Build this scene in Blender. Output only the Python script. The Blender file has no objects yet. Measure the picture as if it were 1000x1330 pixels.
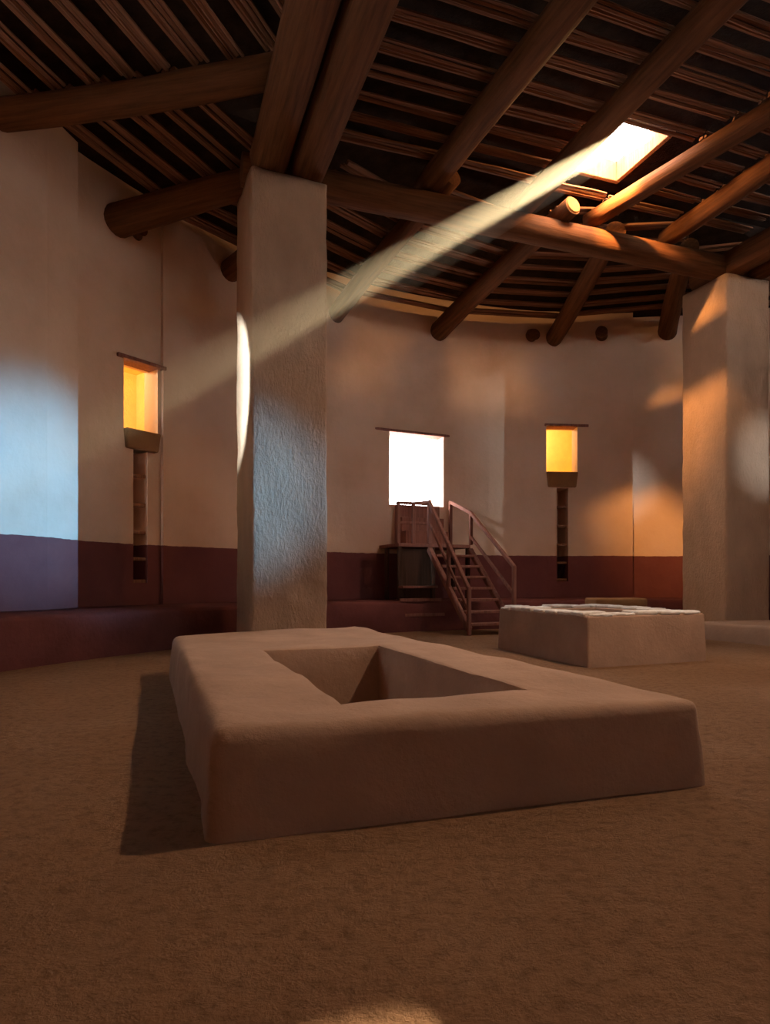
import bpy, bmesh, math, random
from mathutils import Vector, Matrix, noise
random.seed(7)
scene = bpy.context.scene
COL = scene.collection
S = 0.72                       # metres per working unit (camera height = 1 unit)
CX, CY = 5.3, 4.2              # centre of the round chamber
YAW = math.radians(19.5)
CA, SA = math.cos(YAW), math.sin(YAW)
F = 850.0

def ab(a, b, z=0.0):           # pillar-square axes -> world units
    return Vector((a*CA - b*SA, a*SA + b*CA, z))
def inter(u, r):               # bearing of a pixel column -> point on the round wall
    k = (u-500)/F
    A = k*k+1; B = -2*(k*CX+CY); D = CX*CX+CY*CY-r*r
    Y = (-B+math.sqrt(B*B-4*A*D))/(2*A)
    return k*Y, Y
def phi(u, r=11.25):
    x, y = inter(u, r); return math.atan2(y-CY, x-CX)
def zat(v, y): return 1+(755-v)*y/F
def pol(r, p, z): return Vector((CX+r*math.cos(p), CY+r*math.sin(p), z))

# ------------------------------------------------------------------ materials
def new_mat(name):
    m = bpy.data.materials.new(name); m.use_nodes = True
    nt = m.node_tree; nt.nodes.clear()
    out = nt.nodes.new('ShaderNodeOutputMaterial'); p = nt.nodes.new('ShaderNodeBsdfPrincipled')
    nt.links.new(p.outputs[0], out.inputs[0])
    p.inputs['Roughness'].default_value = .9
    p.inputs['Specular IOR Level'].default_value = .2
    return m, nt, p
def N(nt, t, **kw):
    n = nt.nodes.new(t)
    for k, v in kw.items(): setattr(n, k, v)
    return n
def ramp(nt, fac, stops):
    r = N(nt, 'ShaderNodeValToRGB'); e = r.color_ramp.elements
    while len(e) < len(stops): e.new(.5)
    for i, (p, c) in enumerate(stops):
        e[i].position = p; e[i].color = (*c, 1)
    nt.links.new(fac, r.inputs[0]); return r.outputs[0]
def noise_tex(nt, vec, scale, detail=5, rough=.6):
    n = N(nt, 'ShaderNodeTexNoise'); n.inputs['Scale'].default_value = scale
    n.inputs['Detail'].default_value = detail; n.inputs['Roughness'].default_value = rough
    nt.links.new(vec, n.inputs['Vector']); return n.outputs[0]
def bump(nt, p, h, strength, dist=.02):
    b = N(nt, 'ShaderNodeBump'); b.inputs['Strength'].default_value = strength; b.inputs['Distance'].default_value = dist
    nt.links.new(h, b.inputs['Height']); nt.links.new(b.outputs[0], p.inputs['Normal'])
def mul(c, k): return tuple(min(1, x*k) for x in c)

def earth(name, col, scale=2.0, var=.25, bscale=25, bstr=.5, bdist=.02, stretch=(1, 1, 1), col2=None):
    m, nt, p = new_mat(name)
    tc = N(nt, 'ShaderNodeTexCoord'); mp = N(nt, 'ShaderNodeMapping'); mp.inputs['Scale'].default_value = stretch
    nt.links.new(tc.outputs['Object'], mp.inputs[0]); v = mp.outputs[0]
    n1 = noise_tex(nt, v, scale)
    c2 = col2 or mul(col, 1+var)
    nt.links.new(ramp(nt, n1, [(.3, mul(col, 1-var)), (.55, col), (.75, c2)]), p.inputs['Base Color'])
    bump(nt, p, noise_tex(nt, v, bscale, 8, .65), bstr, bdist)
    p.inputs['Specular IOR Level'].default_value = .06
    return m
def wood(name, col, grain=30, var=.4, bstr=.6):
    m, nt, p = new_mat(name)
    tc = N(nt, 'ShaderNodeTexCoord'); mp = N(nt, 'ShaderNodeMapping'); mp.inputs['Scale'].default_value = (grain, grain, 1.6)
    nt.links.new(tc.outputs['Object'], mp.inputs[0])
    n1 = noise_tex(nt, mp.outputs[0], 1.0, 6, .65)
    nt.links.new(ramp(nt, n1, [(.3, mul(col, 1-var)), (.5, col), (.72, mul(col, 1+var))]), p.inputs['Base Color'])
    p.inputs['Roughness'].default_value = .8; p.inputs['Specular IOR Level'].default_value = .08
    bump(nt, p, n1, bstr, .012)
    return m

DADO = 1.6*S
def wall_mat():
    m, nt, p = new_mat('painted plaster')
    tc = N(nt, 'ShaderNodeTexCoord'); v = tc.outputs['Object']
    n1 = noise_tex(nt, v, .9); n2 = noise_tex(nt, v, 6)
    sep = N(nt, 'ShaderNodeSeparateXYZ'); nt.links.new(v, sep.inputs[0])
    ma = N(nt, 'ShaderNodeMath', operation='MULTIPLY_ADD'); nt.links.new(n2, ma.inputs[0]); ma.inputs[1].default_value = .03
    nt.links.new(sep.outputs[2], ma.inputs[2])
    gt = N(nt, 'ShaderNodeMath', operation='GREATER_THAN'); nt.links.new(ma.outputs[0], gt.inputs[0]); gt.inputs[1].default_value = DADO+.015
    up = ramp(nt, n1, [(.3, (.60, .37, .235)), (.5, (.68, .435, .285)), (.7, (.72, .48, .33))])
    lo = ramp(nt, n1, [(.3, (.12, .032, .028)), (.6, (.17, .05, .04))])
    mx = N(nt, 'ShaderNodeMix', data_type='RGBA'); nt.links.new(gt.outputs[0], mx.inputs[0])
    nt.links.new(lo, mx.inputs[6]); nt.links.new(up, mx.inputs[7])
    nt.links.new(mx.outputs[2], p.inputs['Base Color'])
    bump(nt, p, noise_tex(nt, v, 14, 6), .35, .015)
    return m
M_wall = wall_mat()
M_bench = earth('maroon bench plaster', (.15, .047, .038), 2, .25, 18, .4)
M_pillar = earth('pillar plaster', (.46, .275, .165), 2.2, .12, 20, .9, .03, (1.6, 1.6, .8))
M_vault = earth('adobe vault plaster', (.34, .205, .135), 3, .16, 22, .45, .015)
M_stone = earth('pale rim stone', (.60, .53, .47), 6, .2, 30, .6, .015)
M_alcove = earth('ochre alcove plaster', (.85, .62, .22), 4, .1, 25, .5)
M_sill = earth('brown sill plaster', (.27, .125, .05), 4, .15, 25, .4)
M_log = wood('peeled log', (.115, .042, .0155), 26)
M_lath = wood('split lath', (.215, .095, .05), 60, .5)
M_board = earth('dark roof boards', (.03, .014, .008), 6, .4, 30, .8)
M_stair = wood('red stair timber', (.24, .10, .07), 30, .3, .3)
M_sawn = earth('sawn wood', (.34, .15, .045), 12, .2, 40, .2)
M_dark = wood('dark stair timber', (.07, .035, .022), 30, .3, .3)
def floor_mat():
    m, nt, p = new_mat('packed earth floor')
    tc = N(nt, 'ShaderNodeTexCoord'); v = tc.outputs['Object']
    n1 = noise_tex(nt, v, 1.1, 5); n2 = noise_tex(nt, v, 22, 8, .75); n3 = noise_tex(nt, v, 110, 6, .7)
    c1 = ramp(nt, n1, [(.3, (.40, .19, .085)), (.55, (.46, .23, .11)), (.75, (.52, .28, .15))])
    c2 = ramp(nt, n2, [(.32, (.42, .37, .32)), (.52, (1, 1, 1))])
    mx = N(nt, 'ShaderNodeMix', data_type='RGBA', blend_type='MULTIPLY'); mx.inputs[0].default_value = .7
    nt.links.new(c1, mx.inputs[6]); nt.links.new(c2, mx.inputs[7]); nt.links.new(mx.outputs[2], p.inputs['Base Color'])
    ad = N(nt, 'ShaderNodeMath', operation='MULTIPLY_ADD'); nt.links.new(n3, ad.inputs[0]); ad.inputs[1].default_value = .35; nt.links.new(n2, ad.inputs[2])
    bump(nt, p, ad.outputs[0], 1.0, .11)
    return m
M_floor = floor_mat()

# ------------------------------------------------------------------ helpers
def link(name, bm, mat, parent=None, smooth=False, mtx=None):
    bm.normal_update()
    me = bpy.data.meshes.new(name); bm.to_mesh(me); bm.free()
    me.materials.append(mat)
    if smooth:
        for f in me.polygons: f.use_smooth = True
    o = bpy.data.objects.new(name, me); COL.objects.link(o)
    if mtx is not None: o.matrix_world = mtx
    if parent is not None: o.parent = parent
    return o
def tag(o, label=None, cat=None, group=None, kind=None):
    if label: o['label'] = label
    if cat: o['category'] = cat
    if group: o['group'] = group
    if kind: o['kind'] = kind
    return o
def empty(name, loc=(0, 0, 0), mtx=None):
    o = bpy.data.objects.new(name, None); COL.objects.link(o); o.empty_display_size = .1
    if mtx is not None: o.matrix_world = mtx
    else: o.location = loc
    return o
def quad(bm, pts):
    return bm.faces.new([bm.verts.new(Vector(p)*S) for p in pts])
def jitter(bm, amp, freq, seed=0.0):
    bm.normal_update()
    mv = [(v, v.normal.copy()) for v in bm.verts]
    for v, n in mv:
        v.co += n*(amp*noise.noise(v.co*freq+Vector((seed, seed*.7, 0))) + amp*.4*noise.noise(v.co*freq*3.3+Vector((0, seed, seed))))
def box_bm(x0, x1, y0, y1, z0, z1, bev=.0, bm=None):
    own = bm or bmesh.new()
    ret = bmesh.ops.create_cube(own, size=1)
    for v in ret['verts']:
        v.co = Vector((x0+(v.co.x+.5)*(x1-x0), y0+(v.co.y+.5)*(y1-y0), z0+(v.co.z+.5)*(z1-z0)))*S
    if bev:
        es = list({e for v in ret['verts'] for e in v.link_edges})
        bmesh.ops.bevel(own, geom=es, offset=bev*S, segments=2, profile=.5, affect='EDGES')
    return own
def axis_mtx(p, q):            # local +Z runs from p to q (world units)
    p, q = Vector(p)*S, Vector(q)*S
    d = (q-p); L = d.length
    rot = d.to_track_quat('Z', 'Y').to_matrix().to_4x4()
    return Matrix.Translation(p) @ rot, L
def log_obj(name, p, q, r0, r1, mat=None, seg=18, rings=22, parent=None, rough=.06, cap=False):
    mtx, L = axis_mtx(p, q)
    bm = bmesh.new(); sd = random.uniform(0, 50); rows = []
    for i in range(rings+1):
        t = i/rings; r = (r0+(r1-r0)*t)*S
        bend = .03*S*math.sin(t*math.pi*1.3+sd)
        row = []
        for k in range(seg):
            th = 2*math.pi*k/seg
            rr = r*(1+rough*noise.noise(Vector((math.cos(th)*1.3+sd, math.sin(th)*1.3, t*L*1.6))) )
            row.append(bm.verts.new((rr*math.cos(th)+bend, rr*math.sin(th)+bend*.5, t*L)))
        rows.append(row)
    for i in range(rings):
        for k in range(seg):
            bm.faces.new((rows[i][k], rows[i][(k+1) % seg], rows[i+1][(k+1) % seg], rows[i+1][k]))
    bm.faces.new(list(reversed(rows[0]))); bm.faces.new(rows[-1])
    o = link(name, bm, mat or M_log, None, True, mtx)
    for f in o.data.polygons:
        if len(f.vertices) > 4: f.use_smooth = False
    if cap:
        bm = bmesh.new(); sd2 = sd
        bmesh.ops.create_cone(bm, cap_ends=True, segments=20, radius1=r0*S*.8, radius2=r0*S*.97, depth=.024)
        bmesh.ops.translate(bm, verts=bm.verts, vec=(0, 0, -.006)) 
        bmesh.ops.translate(bm, verts=bm.verts, vec=(.03*S*math.sin(sd), .015*S*math.sin(sd), 0))
        c = link('sawn_end', bm, M_sawn, o); c['label'] = 'pale sawn end'
    if parent is not None:
        o.parent = parent; o.matrix_parent_inverse = parent.matrix_world.inverted()
    return o

# ------------------------------------------------------------------ setting: floor, walls, roof boards
bm = bmesh.new()
n = 96
ring = [bm.verts.new(pol(12.6, 2*math.pi*i/n, 0)*S) for i in range(n)]
pit = [bm.verts.new(ab(a, b)*S) for a, b in ((.8, 2.99), (1.96, 2.99), (1.98, 5.66), (.81, 5.58))]
for lp_ in (ring, pit):
    for i in range(len(lp_)): bm.edges.new((lp_[i], lp_[(i+1) % len(lp_)]))
bmesh.ops.triangle_fill(bm, use_beauty=True, use_dissolve=False, edges=bm.edges[:])
tag(link('floor', bm, M_floor), kind='structure')

WT = 7.5
R_ = 11.25
pd = lambda d: math.radians(d)
uy = lambda u: inter(u, R_)[1]
# openings: (phi_left, phi_right, z0, z1, depth, closed)
def op(u0, u1, v0, v1, depth, closed=False):
    y = uy((u0+u1)/2)
    return [phi(u0), phi(u1), zat(v1, y), zat(v0, y), depth, closed]
H_wl = op(162, 207, 471, 560, .38)
H_sl = op(175, 194, 585, 757, .7, True)
H_dr = op(506, 576, 563, 657, .8)
H_wr = op(709.5, 750, 554, 613, .38)
H_sr = op(723, 738, 634, 755, .7, True)
H_rd = [pd(6.5), pd(3.5), 2.3, 3.7, .5, False]      # daylight doorway of the right side
H_fd = [pd(228), pd(220), .62, 3.6, .6, False]         # antechamber doorway behind
H_ld = [pd(169.5), pd(166.5), 3.6, 5.4, .4, False]      # alcove window on the left beyond the frame
H_rw = [pd(-23), pd(-27), 3.4, 4.8, .3, False]          # added opening out of view for the spot imitating pillar glare
HOLES = [H_rw, H_wl, H_sl, H_dr, H_wr, H_sr, H_rd, H_ld]
p60, p103 = phi(60, 10.95), phi(103, 11.05)
secs = [(pd(232), pd(165), 11.0, 11.0), (pd(165), p60, 11.0, 10.93), (p60, p103, 10.93, 11.08), (p103, phi(212), 11.22, 11.32), (phi(212), phi(822, 11.25), 11.25, 11.25),
        (phi(822), pd(60), 11.5, 11.5), (pd(60), pd(-128), 11.3, 11.3)]
wallsplit = [('wall_left', pd(232), pd(125)), ('wall_back', pd(125), pd(55)), ('wall_right', pd(55), pd(-40)), ('wall_front', pd(-40), pd(-128))]
for wname, pa, pb in wallsplit:
    bm = bmesh.new()
    for si, (s0, s1, ra, rb) in enumerate(secs):
        rf = lambda p: ra+(rb-ra)*(s0-p)/(s0-s1)
        a0, a1 = min(pa, s0), max(pb, s1)
        if a0 <= a1: continue
        hs = [h for h in HOLES if h[0] <= a0+1e-6 and h[1] >= a1-1e-6]
        br = {a0, a1}
        k = math.ceil(a0/pd(3))
        for d in range(-60, 100):
            x = pd(3*d)
            if a1 < x < a0 and all(abs(x-e) > .006 for h in hs for e in h[:2]): br.add(x)
        for h in hs: br.update(h[:2])
        br = sorted(br, reverse=True)
        zb = {0, .62, 1.6, 3.2, 4.8, 6.2, WT}
        for h in hs: zb.update(h[2:4])
        zb = sorted(zb)
        cache = {}
        def vv(p, z):
            key = (round(p, 6), round(z, 5))
            if key not in cache: cache[key] = bm.verts.new(pol(rf(p), p, z)*S)
            return cache[key]
        for i in range(len(br)-1):
            for j in range(len(zb)-1):
                pm, zm = (br[i]+br[i+1])/2, (zb[j]+zb[j+1])/2
                if any(h[1] < pm < h[0] and h[2] < zm < h[3] for h in hs): continue
                bm.faces.new((vv(br[i], zb[j]), vv(br[i+1], zb[j]), vv(br[i+1], zb[j+1]), vv(br[i], zb[j+1])))
        for h in hs:
            r = rf((h[0]+h[1])/2); r2 = r+h[4]; c = [(h[0], h[2]), (h[1], h[2]), (h[1], h[3]), (h[0], h[3])]
            for q in range(4):
                (p0, z0), (p1, z1) = c[q], c[(q+1) % 4]
                quad(bm, [pol(r, p0, z0), pol(r, p1, z1), pol(r2, p1, z1), pol(r2, p0, z0)])
            if h[5]: quad(bm, [pol(r2, p, z) for p, z in c])
        if si+1 < len(secs) and pb-1e-6 <= s1 < pa:
            r = rb; r2 = secs[si+1][2]
            quad(bm, [pol(r, s1, 0), pol(r2, s1, 0), pol(r2, s1, WT), pol(r, s1, WT)])
    tag(link(wname, bm, M_wall), kind='structure')

def alcove(name, h, r, mat, extra=.05, deep=1.3, zl=.25, zh=.35, mouth=.38):
    bm = bmesh.new()
    r1, r2 = r+mouth, r+mouth+deep
    P0, P1, Z0, Z1 = h[0]+extra, h[1]-extra, h[2]-zl, h[3]+zh
    C = lambda r: [pol(r, P0, Z0), pol(r, P1, Z0), pol(r, P1, Z1), pol(r, P0, Z1)]
    a, b = C(r1), C(r2)
    for q in range(4): quad(bm, [a[q], a[(q+1) % 4], b[(q+1) % 4], b[q]])
    quad(bm, b)
    ii = [pol(r1, h[0], h[2]), pol(r1, h[1], h[2]), pol(r1, h[1], h[3]), pol(r1, h[0], h[3])]
    for q in range(4): quad(bm, [a[q], a[(q+1) % 4], ii[(q+1) % 4], ii[q]])
    return tag(link(name, bm, mat), kind='structure')
alcove('wall_alcove_left', H_wl, R_, M_alcove)
alcove('wall_alcove_right', H_wr, R_, M_alcove)

# roof height of the lath undersides
def f_lath(r): return min(7.66, 6.98+max(0, 11.2-r)*.2)
ZC = 7.58
HATCH = (6.3, 7.4, 7.97, 9.15)
d_sun = Vector((-3.98, -5.05, -4.6)).normalized()
P0 = ab(6.0, 7.44, 6.98)
patch = Vector((-.17, 1.06, 0)); d_two = Vector((-.54, -.62, -.57)).normalized(); hp = patch - d_two*((7.9)/(-d_two.z))
ha, hb = hp.x*CA+hp.y*SA, -hp.x*SA+hp.y*CA
HOLE2 = (ha-.3, ha+.3, hb-.3, hb+.3)
h3 = (4.2, 5.3); h3a, h3b = h3[0]*CA+h3[1]*SA, -h3[0]*SA+h3[1]*CA      # roof hole added to go with the fill spot, above the frame
HOLE3 = (h3a-.3, h3a+.3, h3b-.3, h3b+.3)
ga = sorted(set([x*.5 for x in range(-14, 42)]+[HATCH[0], HATCH[1], HOLE2[0], HOLE2[1], HOLE3[0], HOLE3[1]]))
gb = sorted(set([x*.5-.25 for x in range(-22, 32)]+[HATCH[2], HATCH[3], HOLE2[2], HOLE2[3], HOLE3[2], HOLE3[3], 9.6]))
bm = bmesh.new(); cache = {}
def roofv(a, b):
    k = (a, b)
    if k not in cache:
        p = ab(a, b); r = math.hypot(p.x-CX, p.y-CY)
        z = 7.92 if (a >= 1.3 and b <= 9.6) else f_lath(r)+.34
        cache[k] = bm.verts.new(Vector((p.x, p.y, z))*S)
    return cache[k]
for i in range(len(ga)-1):
    for j in range(len(gb)-1):
        am, bmid = (ga[i]+ga[i+1])/2, (gb[j]+gb[j+1])/2
        p = ab(am, bmid)
        if math.hypot(p.x-CX, p.y-CY) > 12.1: continue
        if any(h[0] < am < h[1] and h[2] < bmid < h[3] for h in (HATCH, HOLE2, HOLE3)): continue
        bm.faces.new((roofv(ga[i], gb[j]), roofv(ga[i+1], gb[j]), roofv(ga[i+1], gb[j+1]), roofv(ga[i], gb[j+1])))
tag(link('ceiling', bm, M_board), kind='structure')

# ------------------------------------------------------------------ bench round the wall
bm = bmesh.new(); n = 180
prof = [(10.0, 0), (9.99, .3), (10.0, .54), (10.04, .58), (10.12, .6), (10.7, .61), (11.2, .62), (11.2, 0)]
ang = [2*math.pi*i/n for i in range(n)]
rows = []
for p in ang:
    wob = .03*noise.noise(Vector((math.cos(p)*4, math.sin(p)*4, 0)))
    rows.append([bm.verts.new(pol(r+(wob if r < 10.5 else 0), p, z)*S) for r, z in prof])
for i in range(n):
    A, B = rows[i], rows[(i+1) % n]
    for j in range(len(prof)-1): bm.faces.new((A[j], B[j], B[j+1], A[j+1]))
tag(link('wall_bench', bm, M_bench, None, True), 'low maroon plastered bench running along the foot of the round wall', 'bench')

# ------------------------------------------------------------------ pillars
def pillar(c, yaw, w, d, h, label, seed):
    bm = bmesh.new()
    box_bm(-w/2, w/2, -d/2, d/2, 0, h, 0, bm)
    ve = [e for e in bm.edges if abs((e.verts[0].co-e.verts[1].co).z) > 1e-4]
    bmesh.ops.bevel(bm, geom=ve, offset=.035*S, segments=2, profile=.5, affect='EDGES')
    side = [e for e in bm.edges if abs((e.verts[0].co-e.verts[1].co).z) > 1e-4]
    bmesh.ops.subdivide_edges(bm, edges=side, cuts=60, use_grid_fill=True)
    hor = [e for e in bm.edges if abs((e.verts[0].co-e.verts[1].co).z) < 1e-4 and e.calc_length() > .3*S]
    bmesh.ops.subdivide_edges(bm, edges=hor, cuts=12, use_grid_fill=True)
    jitter(bm, .018*S, 2.2/S, seed)
    t = Matrix.Translation(Vector((c.x, c.y, 0))*S) @ Matrix.Rotation(yaw, 4, 'Z')
    return tag(link('square_pillar', bm, M_pillar, None, True, t), label, 'pillar')
yl = math.radians(24); fl = Vector((-1.835, 9.03))
pillar(fl+1.094/2*Vector((math.cos(yl), math.sin(yl)))+.53*Vector((-math.sin(yl), math.cos(yl))), yl, 1.094, 1.06, 6.74, 'square plastered roof pillar just behind the near floor vault, crossed by the sunbeam', 3.1)
pillar(ab(10.59, 9.9), YAW, 1.08, 1.08, 6.74, 'square plastered roof pillar behind the far low vault at the right edge', 9.4)

# ------------------------------------------------------------------ floor vaults
def ring_block(name, outer_b, outer_t, inner, zt, zb_in, mat, label, cat, amp=.012, bev=.05, seed=0, skip_link=False):
    """outer_b/outer_t/inner: four corners (x,y) in world units, FL, FR, BR, BL"""
    bm = bmesh.new()
    V = lambda p, z: bm.verts.new(Vector((p[0], p[1], z))*S)
    ob = [V(p, -.02) for p in outer_b]; ot = [V(p, zt) for p in outer_t]
    it = [V(p, zt) for p in inner]; ib = [V(p, zb_in) for p in inner]
    top_edges = []
    for i in range(4):
        j = (i+1) % 4
        bm.faces.new((ob[i], ob[j], ot[j], ot[i]))
        bm.faces.new((ot[i], ot[j], it[j], it[i]))
        bm.faces.new((it[i], it[j], ib[j], ib[i]))
    bm.faces.new(ib)
    bm.edges.ensure_lookup_table()
    es = [e for e in bm.edges if all(v in ot for v in e.verts)] + [e for e in bm.edges if (e.verts[0] in ob and e.verts[1] in ot) or (e.verts[1] in ob and e.verts[0] in ot)]
    es2 = [e for e in bm.edges if all(v in it for v in e.verts)]
    bmesh.ops.bevel(bm, geom=es, offset=bev*S, segments=3, profile=.5, affect='EDGES')
    es2 = [e for e in es2 if e.is_valid]
    if es2: bmesh.ops.bevel(bm, geom=es2, offset=bev*.4*S, segments=2, profile=.5, affect='EDGES')
    bmesh.ops.triangulate(bm, faces=[f for f in bm.faces if len(f.verts) > 4])
    for it_ in range(5):
        lg = [e for e in bm.edges if e.calc_length() > .16*S]
        if not lg: break
        bmesh.ops.subdivide_edges(bm, edges=lg, cuts=1, use_grid_fill=True)
    jitter(bm, amp*S, 1.6/S, seed)
    o = link(name, bm, mat, None, True)
    m = o.modifiers.new('edge', 'EDGE_SPLIT'); m.split_angle = math.radians(38)
    return tag(o, label, cat)
T2 = lambda a, b: tuple(ab(a, b)[:2])
ring_block('floor_vault',
           [T2(.19, 2.56), T2(2.58, 2.50), T2(2.56, 8.2), T2(.16, 7.35)],
           [T2(.22, 2.62), T2(2.57, 2.53), T2(2.5, 8.15), T2(.2, 7.3)],
           [T2(.865, 3.05), T2(1.90, 3.05), T2(1.92, 5.6), T2(.875, 5.52)], .42, -.5, M_vault,
           'large near rectangular adobe floor vault with an open dark pit in its top', 'floor vault', .022, .06, 2.3)
ring_block('floor_vault',
           [T2(8.98, 3.2), T2(11.3, 3.2), T2(11.3, 9.1), T2(8.98, 9.1)],
           [T2(9.02, 3.25), T2(11.25, 3.25), T2(11.25, 9.05), T2(9.02, 9.05)],
           [T2(9.6, 3.9), T2(10.7, 3.9), T2(10.7, 8.0), T2(9.6, 8.0)], .29, .03, M_vault,
           'far low adobe floor vault at the right edge, in front of the right pillar', 'floor vault', .015, .05, 5.5)
# masonry hearth
fb = [(2.33, 7.52), (4.05, 8.24), (3.42, 10.5), (1.68, 9.79)]
cx_, cy_ = sum(p[0] for p in fb)/4, sum(p[1] for p in fb)/4
sc = lambda k: [(cx_+(p[0]-cx_)*k, cy_+(p[1]-cy_)*k) for p in fb]
hearth = ring_block('masonry_hearth', fb, sc(.985), sc(.5), .60, .03, M_vault,
           'square masonry hearth box with a pale stone rim, beyond the near vault', 'hearth', .01, .03, 7.7)
def rim_stone(p, ang_, sx, sy, sz, z):
    bm = bmesh.new()
    box_bm(-sx/2, sx/2, -sy/2, sy/2, 0, sz, .02, bm)
    bmesh.ops.subdivide_edges(bm, edges=[e for e in bm.edges if e.calc_length() > .08*S], cuts=2, use_grid_fill=True)
    jitter(bm, .012*S, 5/S, random.uniform(0, 90))
    o = link('rim_stone', bm, M_stone, hearth, True, Matrix.Translation(Vector((p[0], p[1], z))*S) @ Matrix.Rotation(ang_, 4, 'Z'))
    o['label'] = 'pale rim stone'
    return o
o4 = sc(.93); i4 = sc(.62)
for i in range(4):
    p, q = Vector(o4[i]), Vector(o4[(i+1) % 4]); d = q-p; L = d.length; ang_ = math.atan2(d.y, d.x)
    nst = int(L/.3); nin = Vector((-d.y, d.x)).normalized()
    for k in range(nst):
        t = (k+.5)/nst
        pt = p+d*t+nin*.10
        rim_stone(pt, ang_+random.uniform(-.08, .08), L/nst*random.uniform(.86, .97), random.uniform(.26, .34), random.uniform(.035, .06), .585)
# small block behind the hearth
bm = box_bm(-.45, .45, -.25, .25, 0, .71, .03)
bmesh.ops.subdivide_edges(bm, edges=[e for e in bm.edges if e.calc_length() > .1*S], cuts=3, use_grid_fill=True)
jitter(bm, .012*S, 3/S, 4)
tag(link('adobe_block', bm, M_sill, None, True, Matrix.Translation(Vector((3.95, 11.2, 0))*S) @ Matrix.Rotation(.1, 4, 'Z')),
    'low tan adobe block peeping out behind the masonry hearth', 'block')

# ------------------------------------------------------------------ windows: sills, lintels, wall ladders
def wall_frame(u, r=R_):
    x, y = inter(u, r); p = math.atan2(y-CY, x-CX)
    # local x along wall (to the right seen from inside), y outward, z up
    return Matrix.Translation(Vector((x, y, 0))*S) @ Matrix.Rotation(p-math.pi/2, 4, 'Z')
def wid(u0, u1):
    a, b = Vector(inter(u0, R_)), Vector(inter(u1, R_)); return (a-b).length
def sill(u0, u1, v0, v1, label):
    y = uy((u0+u1)/2); w = wid(u0, u1); z0, z1 = zat(v1, y), zat(v0, y)
    bm = box_bm(-w/2, w/2, -.07, .3, z0, z1, 0)
    for v in bm.verts:
        if v.co.z < (z0+z1)/2*S: v.co.x *= .9; v.co.y = max(v.co.y, -.045*S)
    bmesh.ops.bevel(bm, geom=list(bm.edges), offset=.025*S, segments=2, profile=.5, affect='EDGES')
    return tag(link('window_sill', bm, M_sill, None, False, wall_frame((u0+u1)/2)), label, 'window sill')
sill(162, 207, 560, 585, 'brown plaster sill under the left orange alcove window')
sill(709.5, 750, 613, 633, 'brown plaster sill under the right yellow alcove window')
def lintel(u0, u1, v, label, th=.05):
    y = uy((u0+u1)/2); w = wid(u0, u1); z = zat(v, y)
    bm = box_bm(-w/2, w/2, -.04, .3, z-th/2, z+th/2, .012)
    return tag(link('wooden_lintel', bm, M_stair, None, False, wall_frame((u0+u1)/2)), label, 'lintel')
lintel(153, 216, 470, 'thin wooden lintel over the left orange alcove window', .06)
lintel(478, 594, 562, 'long thin wooden lintel over the bright back doorway', .06)
lintel(707, 764, 552.5, 'thin wooden lintel over the right yellow alcove window', .06)
def ladder(u0, u1, vs, label):
    y = uy((u0+u1)/2); w = wid(u0, u1)
    m = wall_frame((u0+u1)/2)
    e = tag(empty('wall_ladder', mtx=m), label, 'ladder')
    for v in vs:
        z = zat(v, y)
        bm = box_bm(-w/2-.03, w/2+.03, (.1), .2, z-.03, z+.03, .015)
        link('rung', bm, M_lath, e)
    return e
ladder(175, 194, [617, 655, 691, 726, 755], 'dark slot ladder of wooden rungs in the wall beneath the left orange window')
ladder(723, 738, [658, 683, 707, 731, 753], 'dark slot ladder of wooden rungs in the wall beneath the right yellow window')

# ------------------------------------------------------------------ stairs at the back door
DM = wall_frame(540)
st = tag(empty('staircase', mtx=DM), 'reddish wooden staircase with handrails leading up to the bright back doorway', 'staircase')
LZ = 1.77
def sbox(name, x0, x1, y0, y1, z0, z1, mat=M_stair, bev=.008):
    return link(name, box_bm(x0, x1, y0, y1, z0, z1, bev), mat, st)
def sbar(name, p, q, r, mat=M_stair):      # squared bar between two local points (x, inward, z)
    P, Q = Vector((p[0], -p[1], p[2]))*S, Vector((q[0], -q[1], q[2]))*S
    d = Q-P; L = d.length
    bm = bmesh.new(); bmesh.ops.create_cube(bm, size=1)
    for v in bm.verts: v.co = Vector((v.co.x*2*r*S, v.co.y*2*r*S, (v.co.z+.5)*L))
    bmesh.ops.bevel(bm, geom=list(bm.edges), offset=r*.3*S, segments=1, affect='EDGES')
    bm.transform(Matrix.Translation(P) @ d.to_track_quat('Z', 'Y').to_matrix().to_4x4())
    return link(name, bm, mat, st)
# landing deck and its legs
sbox('landing', -.9, .78, -1.02, -.02, LZ-.07, LZ)
for x in (-.86, -.1, .74):
    for y in (-.97, -.35):
        sbar('landing_post', (x, -y, .62 if -y < .9 else .62), (x, -y, LZ-.07), .04, M_dark)
sbox('landing_panel', -.86, -.12, -.95, -.91, .66, LZ-.1, M_dark)
sbox('cross_board', -.9, -.1, -1.2, -.98, .86, .91)
sbox('cross_board', -.9, .0, -1.3, -1.22, .30, .36)
sbox('cross_board', -1.0, -.05, -1.28, -1.24, .60, .66)
# two risers from landing up to the door sill
dz = (H_dr[2]-LZ)/3
for k in range(3):
    sbox('door_step', -.52, .5, -.56+k*.19, -.0, LZ+k*dz, LZ+(k+1)*dz-(.012 if k == 2 else 0))
# flight
NT = 7
run0, run1 = 1.0, 2.55
for k in range(NT):
    t = (k+.5)/NT
    zt = LZ*(1-(k+1)/(NT+1)); yi = run0+(run1-run0)*(k+.5)/NT
    sbox('tread', -.15, .75, -yi-.13, -yi+.13, zt-.05, zt)
for x in (-.19, .79):
    sbar('stringer', (x, run0-.02, LZ-.1), (x, run1, .10), .055)
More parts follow.
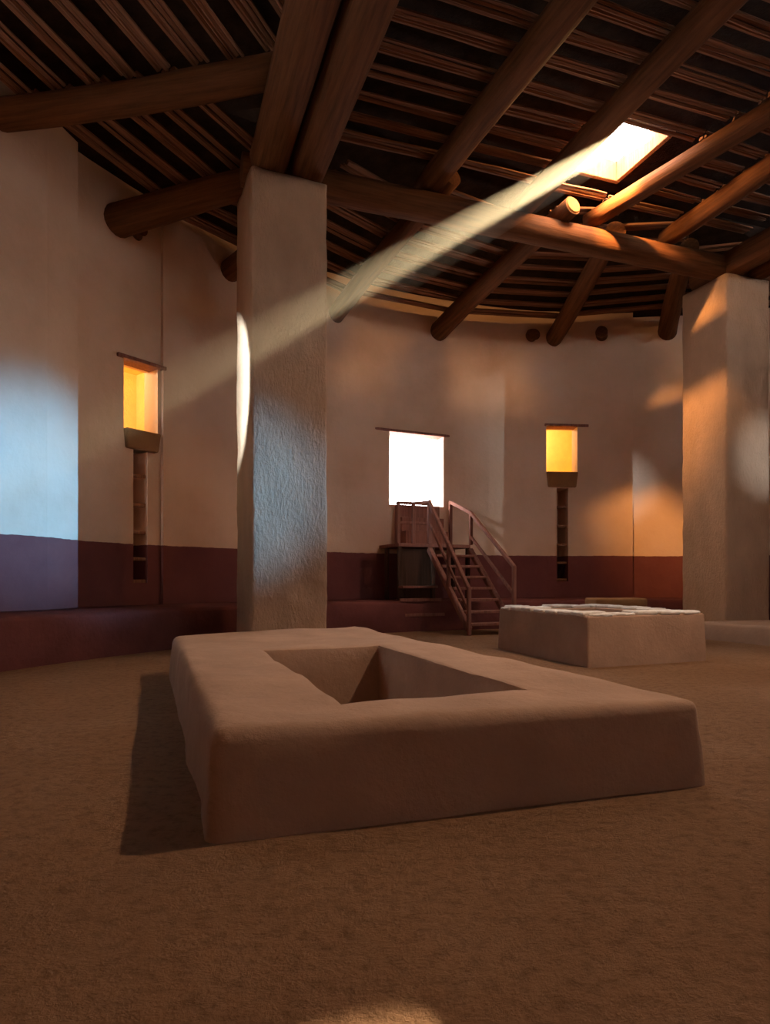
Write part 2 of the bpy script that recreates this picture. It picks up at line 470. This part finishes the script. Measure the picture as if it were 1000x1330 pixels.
# rails
sbar('handrail', (-.2, run1, .86), (-.2, run0, .86+LZ), .035)
sbar('handrail', (-.2, run0, .86+LZ), (-.2, .25, .86+LZ+.05), .035)
sbar('midrail', (-.2, run1, .45), (-.2, run0, .45+LZ), .025)
sbar('handrail', (.8, run1, 1.28), (.8, run0, 2.45), .035)
sbar('handrail', (.8, run0, 2.45), (.8, .12, 2.78), .035)
sbar('midrail', (.8, run1, .75), (.8, run0, 1.95), .028)
for x, y, z0, z1 in ((-.2, run1, 0, .9), (.8, run1, 0, 1.3), (-.2, run0, LZ, LZ+.9), (.8, run0, LZ, 2.47), (.8, .14, LZ, 2.8), (-.2, 1.8, .8, 1.75), (-.88, .95, LZ, LZ+.85), (-.55, .97, LZ, LZ+.8)):
    sbar('rail_post', (x, y, z0), (x, y, z1), .035)
sbar('handrail', (-.9, .96, LZ+.82), (-.2, .96, LZ+.82), .03)
sbar('midrail', (-.9, .96, LZ+.42), (-.2, .96, LZ+.42), .025)

# ------------------------------------------------------------------ roof logs
def rlog(p, q, r0, r1, label, cat='roof log', name='roof_log', rings=24, cap=False):
    return tag(log_obj(name, p, q, r0, r1, rings=rings, cap=cap), label, cat)
BZ = 6.74
rlog(ab(1.53, 10.3, BZ+.26), ab(1.5, -6.2, BZ+.26), .27, .25, 'left of the two thick beams on the near pillar, running overhead', 'roof beam', 'roof_beam')
rlog(ab(2.08, 10.25, BZ+.26), ab(2.12, -6.5, BZ+.26), .27, .25, 'right of the two thick beams on the near pillar, running overhead', 'roof beam', 'roof_beam')
rlog(ab(1.2, 9.62, BZ+.22), ab(11.5, 9.62, BZ+.22), .225, .23, 'long beam from pillar to pillar, glowing orange below the skylight', 'roof beam', 'roof_beam', 40)
rlog(ab(10.33, 10.3, BZ+.26), ab(10.33, -5, BZ+.26), .26, .25, 'left beam over the right pillar', 'roof beam', 'roof_beam')
rlog(ab(10.88, 10.3, BZ+.26), ab(10.88, -5, BZ+.26), .26, .25, 'right beam over the right pillar', 'roof beam', 'roof_beam')
ZL = 7.37
def ext(p, q, k): p, q = Vector(p), Vector(q); return p+(q-p)*k
clogs = {}
def clog(key, p, q, k, r0, r1, label):
    e = ext(p, q, k); clogs[key] = (Vector(p), Vector(e))
    b0 = ext(p, q, -.06)
    rlog(b0, e, r0, r1, label)
pA = ab(4.18, 9.6, ZL)
clog('A', pA, Vector((2.08, 7.2, ZL)), 3.2, .2, .19, 'dark roof log between the near pillar beams and the skylight')
clog('B', ab(5.95, 9.6, ZL), ab(5.9, 5.4, ZL), 2.4, .18, .19, 'dark roof log along the left edge of the skylight')
clog('C', Vector((3.68, 11.45, ZL)), Vector((5.25, 8.85, ZL)), 3.0, .15, .165, 'brightly sunlit orange roof log along the right edge of the skylight')
clog('D', ab(9.0, 9.6, ZL), Vector((5.95, 10.0, ZL)), 4.5, .17, .18, 'reddish roof log at the right edge, next after the sunlit one')
clog('L', ab(2.12, 9.6, 7.05), ab(2.12, 4, 7.05), 2.0, .001, .001, 'x') if False else None
clogs['L'] = (ab(2.12, 9.6, ZL), ab(2.12, -4, ZL))
clogs['G'] = (ab(10.6, 9.6, ZL), ab(10.6, -4, ZL))

outer = []
def olog(p, q, r0, r1, label, key):
    outer.append((key, Vector(p), Vector(q)))
    d = (Vector(q)-Vector(p)).normalized()
    if label: rlog(p, Vector(q)+d*.25, r0, r1, label, rings=16, cap=key == 'O1')
def wp(u, v, r=R_-.0):
    x, y = inter(u, r); return Vector((x, y, zat(v, y)))
olog((-.2, 5.6, 7.45), (-5.6, 5.9, 6.85), .2, .24, None, 'L0')
olog((-1.35, 8.25, 7.42), wp(0, 150, 10.95), .2, .19, 'thick dark roof log running left from the near pillar beams to the left wall', 'L1')
olog((-1.2, 9.75, 7.12), wp(157, 284, 11.2), .2, .25, 'dark roof log ending at the left wall above the orange window', 'L2')
olog((-.7, 10.25, 7.25), wp(297, 350), .18, .2, 'roof log mostly hidden behind the near pillar, its butt beside the pillar', 'L3')
olog(ab(4.4, 9.35, 7.4), wp(438, 408), .17, .18, 'roof log reaching the back wall just right of the near pillar', 'O0')
olog(ab(6.62, 9.3, 7.32), wp(570, 430), .16, .22, 'roof log with bright sawn end at skylight, reaching the wall above the doorway', 'O1')
olog(ab(7.95, 9.78, 7.36), wp(718, 438), .18, .2, 'roof log reaching the back wall above the yellow window', 'O2')
olog(ab(9.6, 9.8, 7.36), wp(866, 430, 11.5), .18, .22, 'roof log reaching the back wall just left of the right pillar', 'O3')
olog(ab(11.3, 9.2, 7.4), pol(11.3, pd(66), 6.7), .18, .2, None, 'O4')
for u, v, r, lab in ((690, 437, .13, 'small log end jutting from the back wall, left of the log above the yellow window'),
                     (780, 435, .14, 'small log end jutting from the back wall, right of the log above the yellow window'),
                     (177, 302, .1, 'small log end jutting from the left wall below the larger log butt')):
    p = wp(u, v); c = Vector((CX, CY, p.z)); n_ = (c-p).normalized()
    rlog(p+n_*.16, p-n_*.015, r, r, lab, 'log end', 'log_end', 4, cap=False)

# ------------------------------------------------------------------ split laths
def bundle(p, q, label, group, nst=4, w=.205):
    p, q = Vector(p), Vector(q)
    mid = (p+q)/2
    mtx, L = axis_mtx(p, q)
    e = tag(empty('lath_bundle', mtx=mtx), label, 'lath bundle', group)
    side = Vector((0, 0, 1)).cross(q-p).normalized()
    inv = mtx.to_3x3().inverted()
    sl = inv @ side; upl = inv @ Vector((0, 0, 1))
    for k in range(nst):
        off = ((k+.5)/nst-.5)*w+random.uniform(-.012, .012)
        hgt = random.uniform(.0, .035); th = w/nst*random.uniform(.44, .6)
        t0, t1 = random.uniform(.005, .07), random.uniform(-.07, -.005)
        bm = bmesh.new(); rows = []
        skew = random.uniform(-.03, .03)
        for i in range(6):
            t = i/5
            z = -0.0+t0*S*1.0+(L+(t1-t0)*S)*t
            wob = random.uniform(-.006, .006)+skew*(t-.5)
            c = (sl*(off+wob)+upl*(hgt+random.uniform(-.004, .004)))*S
            row = []
            for a_ in range(5):
                th_ = 2*math.pi*a_/5+k
                rr = th*S*(1+.15*math.sin(k*7+a_*3))
                row.append(bm.verts.new(c+sl*(rr*math.cos(th_))+upl*(rr*.8*math.sin(th_))+Vector((0, 0, z))))
            rows.append(row)
        for i in range(5):
            for a_ in range(5):
                bm.faces.new((rows[i][a_], rows[i][(a_+1) % 5], rows[i+1][(a_+1) % 5], rows[i+1][a_]))
        bm.faces.new(rows[0]); bm.faces.new(rows[-1])
        bmesh.ops.recalc_face_normals(bm, faces=bm.faces)
        link('lath', bm, M_lath, e)
def uv(p): return 500+F*p.x/p.y, 755-F*(p.z-1)/p.y
def at_b(key, b):
    p, q = clogs[key]
    bp = -p.x*SA+p.y*CA; bq = -q.x*SA+q.y*CA
    t = (b-bp)/(bq-bp)
    return p+(q-p)*t
order = ['L', 'A', 'B', 'C', 'D', 'G']
bay_lab = {'LA': 'bundle of thin split laths across the roof bay right of the near pillar beams',
           'AB': 'bundle of thin split laths across the roof bay left of the skylight',
           'BC': 'bundle of thin split laths across the roof bay holding the skylight',
           'CD': 'bundle of thin split laths across the roof bay right of the sunlit log',
           'DG': 'bundle of thin split laths across the roof bay over the right pillar'}
nb = 0
b = 9.35
while b > 3.0:
    for i in range(len(order)-1):
        k0, k1 = order[i], order[i+1]
        p, q = at_b(k0, b), at_b(k1, b)
        if i == 0: p = p.copy()
        p.z = q.z = ZC
        if k0 == 'B' and 7.75 < b < 9.2: continue
        if k0 == 'C' and 7.95 < b < 9.1: p = p+(q-p)*.12
        pr = ((p+q)/2)
        if q.y < .5 or uv(p)[0] > 1060 or max(p.y, q.y) < 7.1: continue
        bundle(p+Vector((0, 0, random.uniform(0, .03))), q+Vector((0, 0, random.uniform(0, .03))), bay_lab[k0+k1], 'laths '+bay_lab[k0+k1][30:])
        nb += 1
    b -= .435+random.uniform(-.03, .03)
def at_r(seg, r):
    _, p, q = seg
    lo, hi = -.6, 1.2
    g = lambda t: math.hypot(p.x+(q.x-p.x)*t-CX, p.y+(q.y-p.y)*t-CY)-r
    best = None
    for _ in range(40):
        m = (lo+hi)/2
        if g(m) > 0: hi = m
        else: lo = m
    return p+(q-p)*lo, lo
sec_lab = {'L0L1': 'bundle of split laths in the left roof above the thick dark log',
           'L1L2': 'bundle of split laths in the left roof beyond the thick dark log',
           'L2L3': 'bundle of split laths over the left wall beside the near pillar',
           'L3O0': 'bundle of split laths over the back wall behind the near pillar',
           'O0O1': 'bundle of split laths over the back wall left of the doorway log',
           'O1O2': 'bundle of split laths over the back wall right of the doorway log',
           'O2O3': 'bundle of split laths over the back wall left of the right pillar',
           'O3O4': 'bundle of split laths over the back wall behind the right pillar'}
for i in range(len(outer)-1):
    s0, s1 = outer[i], outer[i+1]
    key = s0[0]+s1[0]; r = 10.85 if key not in ('L0L1', 'L1L2') else 10.62
    while r > 6.8:
        (p, t0), (q, t1) = at_r(s0, r), at_r(s1, r)
        mid = (p+q)/2
        bm_ = -mid.x*SA+mid.y*CA; am_ = mid.x*CA+mid.y*SA
        inside = am_ > 1.2 and bm_ < 9.75
        if not inside and t0 > -.6 and t1 > -.6:
            z0, z1 = p.z+.25, q.z+.25
            p = Vector((p.x, p.y, min(z0, 7.7))); q = Vector((q.x, q.y, min(z1, 7.7)))
            if key == 'L0L1': p.z = q.z = f_lath(r)
            dirv = (q-p)
            if max(uv(p)[0], uv(q)[0]) > -60 and min(uv(p)[0], uv(q)[0]) < 1050:
                bundle(p, q, sec_lab[key], 'laths '+sec_lab[key][24:], 4 if key[0] == 'L' else 3, .23)
                nb += 1
        r -= .40
print('bundles', nb)

# skylight curb
hf = tag(empty('skylight_frame', loc=ab((HATCH[0]+HATCH[1])/2, (HATCH[2]+HATCH[3])/2, 7.85)*S), 'wooden curb boards framing the bright roof skylight', 'skylight frame')
hf.rotation_euler = (0, 0, YAW)
ca_, cb_ = (HATCH[1]-HATCH[0])/2, (HATCH[3]-HATCH[2])/2
for x0, x1, y0, y1 in ((-ca_-.08, ca_+.08, cb_, cb_+.08), (-ca_-.08, ca_+.08, -cb_-.08, -cb_), (-ca_-.08, -ca_, -cb_, cb_), (ca_, ca_+.08, -cb_, cb_)):
    link('curb_board', box_bm(x0, x1, y0, y1, -.06, .28, .01), M_lath, hf)

# ------------------------------------------------------------------ dusty sunbeam
k_up = (8.05-P0.z)/(-d_sun.z)
Pst = P0 - d_sun*k_up*.93; Pen = P0 + d_sun*10.4
mtx, L = axis_mtx(Pst, Pen)
bm = bmesh.new(); bmesh.ops.create_cone(bm, cap_ends=True, segments=24, radius1=.17*S, radius2=.20*S, depth=L)
bmesh.ops.translate(bm, verts=bm.verts, vec=(0, 0, L/2))
mv = bpy.data.materials.new('dusty air'); mv.use_nodes = True; nt = mv.node_tree; nt.nodes.clear()
out = nt.nodes.new('ShaderNodeOutputMaterial'); vs = nt.nodes.new('ShaderNodeVolumeScatter')
vs.inputs['Color'].default_value = (1, .93, .78, 1); vs.inputs['Anisotropy'].default_value = .3
tc = N(nt, 'ShaderNodeTexCoord'); sp = N(nt, 'ShaderNodeSeparateXYZ'); nt.links.new(tc.outputs['Object'], sp.inputs[0])
mr = N(nt, 'ShaderNodeMapRange'); mr.inputs[1].default_value = 0; mr.inputs[2].default_value = L
mr.inputs[3].default_value = 1.0; mr.inputs[4].default_value = 0.0
nt.links.new(sp.outputs[2], mr.inputs[0])
pw = N(nt, 'ShaderNodeMath', operation='POWER'); nt.links.new(mr.outputs[0], pw.inputs[0]); pw.inputs[1].default_value = .8
mm = N(nt, 'ShaderNodeMath', operation='MULTIPLY'); nt.links.new(pw.outputs[0], mm.inputs[0]); mm.inputs[1].default_value = .26
nt.links.new(mm.outputs[0], vs.inputs['Density']); nt.links.new(vs.outputs[0], out.inputs['Volume'])
tag(link('sunbeam', bm, mv, None, True, mtx), 'pale dusty sunbeam slanting from the skylight down across the near pillar', 'sunbeam', kind='stuff')

# ------------------------------------------------------------------ lights
def lamp(kind, name, loc, power, color, target=None, **kw):
    l = bpy.data.lights.new(name, kind); l.energy = power; l.color = color
    for k, v in kw.items(): setattr(l, k, v)
    o = bpy.data.objects.new(name, l); COL.objects.link(o); o.location = Vector(loc)*S
    if target is not None:
        o.rotation_euler = (Vector(target)-Vector(loc)).to_track_quat('-Z', 'Y').to_euler()
    return o
w = bpy.data.worlds.new('sky'); scene.world = w; w.use_nodes = True
bg = w.node_tree.nodes['Background']; bg.inputs[0].default_value = (.86, .93, 1.0, 1); bg.inputs[1].default_value = 34.0
def portal(name, h, r):
    pm, zm = (h[0]+h[1])/2, (h[2]+h[3])/2
    loc = pol(r, pm, zm)
    o = lamp('AREA', name, loc, 1, (1, 1, 1), Vector((CX, CY, zm)), shape='RECTANGLE', size=abs(h[0]-h[1])*r*S, size_y=(h[3]-h[2])*S)
    o.data.cycles.is_portal = True
    return o
portal('back door daylight', H_dr, R_+.8)
portal('right door daylight', H_rd, 11.8)
hc = ab((HATCH[0]+HATCH[1])/2, (HATCH[2]+HATCH[3])/2, 8.2)
o = lamp('AREA', 'skylight daylight', hc, 1, (1, 1, 1), hc-Vector((0, 0, 1)), shape='RECTANGLE', size=1.1*S, size_y=1.2*S)
o.rotation_euler = (0, 0, YAW); o.data.cycles.is_portal = True
# sun through the skylight, as a narrow shaft, and through the second roof hole
far = 30
lamp('SPOT', 'sun shaft', P0-d_sun*far, 1600000, (1, .74, .40), P0, spot_size=2*math.atan(.125/far), spot_blend=.35, shadow_soft_size=.02)
lamp('SPOT', 'sun through roof hole', patch-d_two*40, 220000, (1, .85, .6), patch, spot_size=2*math.atan(.27/40), spot_blend=.6, shadow_soft_size=.02)
# lamps inside the two alcoves
for h, pw_ in ((H_wl, 38), (H_wr, 34)):
    pm = (h[0]+h[1])/2
    lamp('POINT', 'alcove lamp', pol(R_+1.0, pm+.035, h[3]+.15), pw_, (1, .86, .52), shadow_soft_size=.06)
# daylight entering the left alcove window, falling on the near pillar's side
lp = pol(11.2, pd(168), 4.5)
lamp('SPOT', 'left window daylight', lp, 5000, (.6, .82, 1), Vector((-2.4, 10.3, 3.85)), spot_size=math.radians(30), spot_blend=.3, shadow_soft_size=.03)
lamp('POINT', 'skylight log fill', ab(6.85, 8.75, 7.8), 170, (1, .55, .2), shadow_soft_size=.08)  # added point lamp in the hatch, brightens the logs around it
lamp('SPOT', 'orange log fill', ab(6.45, 8.35, 8.15), 2000, (1, .50, .16), ab(7.4, 9.0, 7.3), spot_size=math.radians(42), spot_blend=1.0, shadow_soft_size=.05)  # added orange spot that lights the log right of the skylight
lamp('SPOT', 'pillar glare fill', pol(11.5, pd(-25), 4.1), 4500, (.6, .8, 1), Vector((7.32, 12.5, 3.4)), spot_size=2*math.atan(.95/15), spot_blend=1.0, shadow_soft_size=.03)  # added spot, imitates the cool glare on the right pillar
# added warm fill behind the camera for the floor and vault front
ap = pol(11.0, pd(224), 2.2)
lamp('AREA', 'front fill lamp', ap, 13, (1, .45, .22), Vector((CX, CY, 1.6)), shape='RECTANGLE', size=1.5*S, size_y=2.2*S)
lamp('SPOT', 'vault fill spot', (h3[0], h3[1], 6.9), 780, (1, .72, .50), (h3[0]-1.4, h3[1]-1.2, 0), spot_size=math.radians(98), spot_blend=.5, shadow_soft_size=.1)  # added spot below the roof logs, lights floor and throws the vault's shadow
# cool daylight from the right doorway
rp = pol(12.0, pd(5), 3.1)
lamp('SPOT', 'right doorway sky', rp, 32000, (.13, .47, 1), Vector((-3, 8.6, 2.2)), spot_size=math.radians(10), spot_blend=1, shadow_soft_size=.12)

# ------------------------------------------------------------------ camera
cam = bpy.data.cameras.new('camera'); co = bpy.data.objects.new('camera', cam); COL.objects.link(co)
co.location = (0, 0, S); co.rotation_euler = (math.pi/2, 0, 0)
cam.sensor_fit = 'HORIZONTAL'; cam.sensor_width = 36; cam.lens = 36*F/1000; cam.shift_y = .09; cam.clip_start = .02
scene.camera = co
vs_ = scene.view_settings
vs_.view_transform = 'Standard'; vs_.look = 'None'; vs_.gamma = 1; vs_.use_curve_mapping = False; vs_.exposure = -0.2
cy = scene.cycles
cy.use_denoising = True; cy.max_bounces = 10; cy.diffuse_bounces = 6; cy.volume_bounces = 0; cy.sample_clamp_indirect = 4
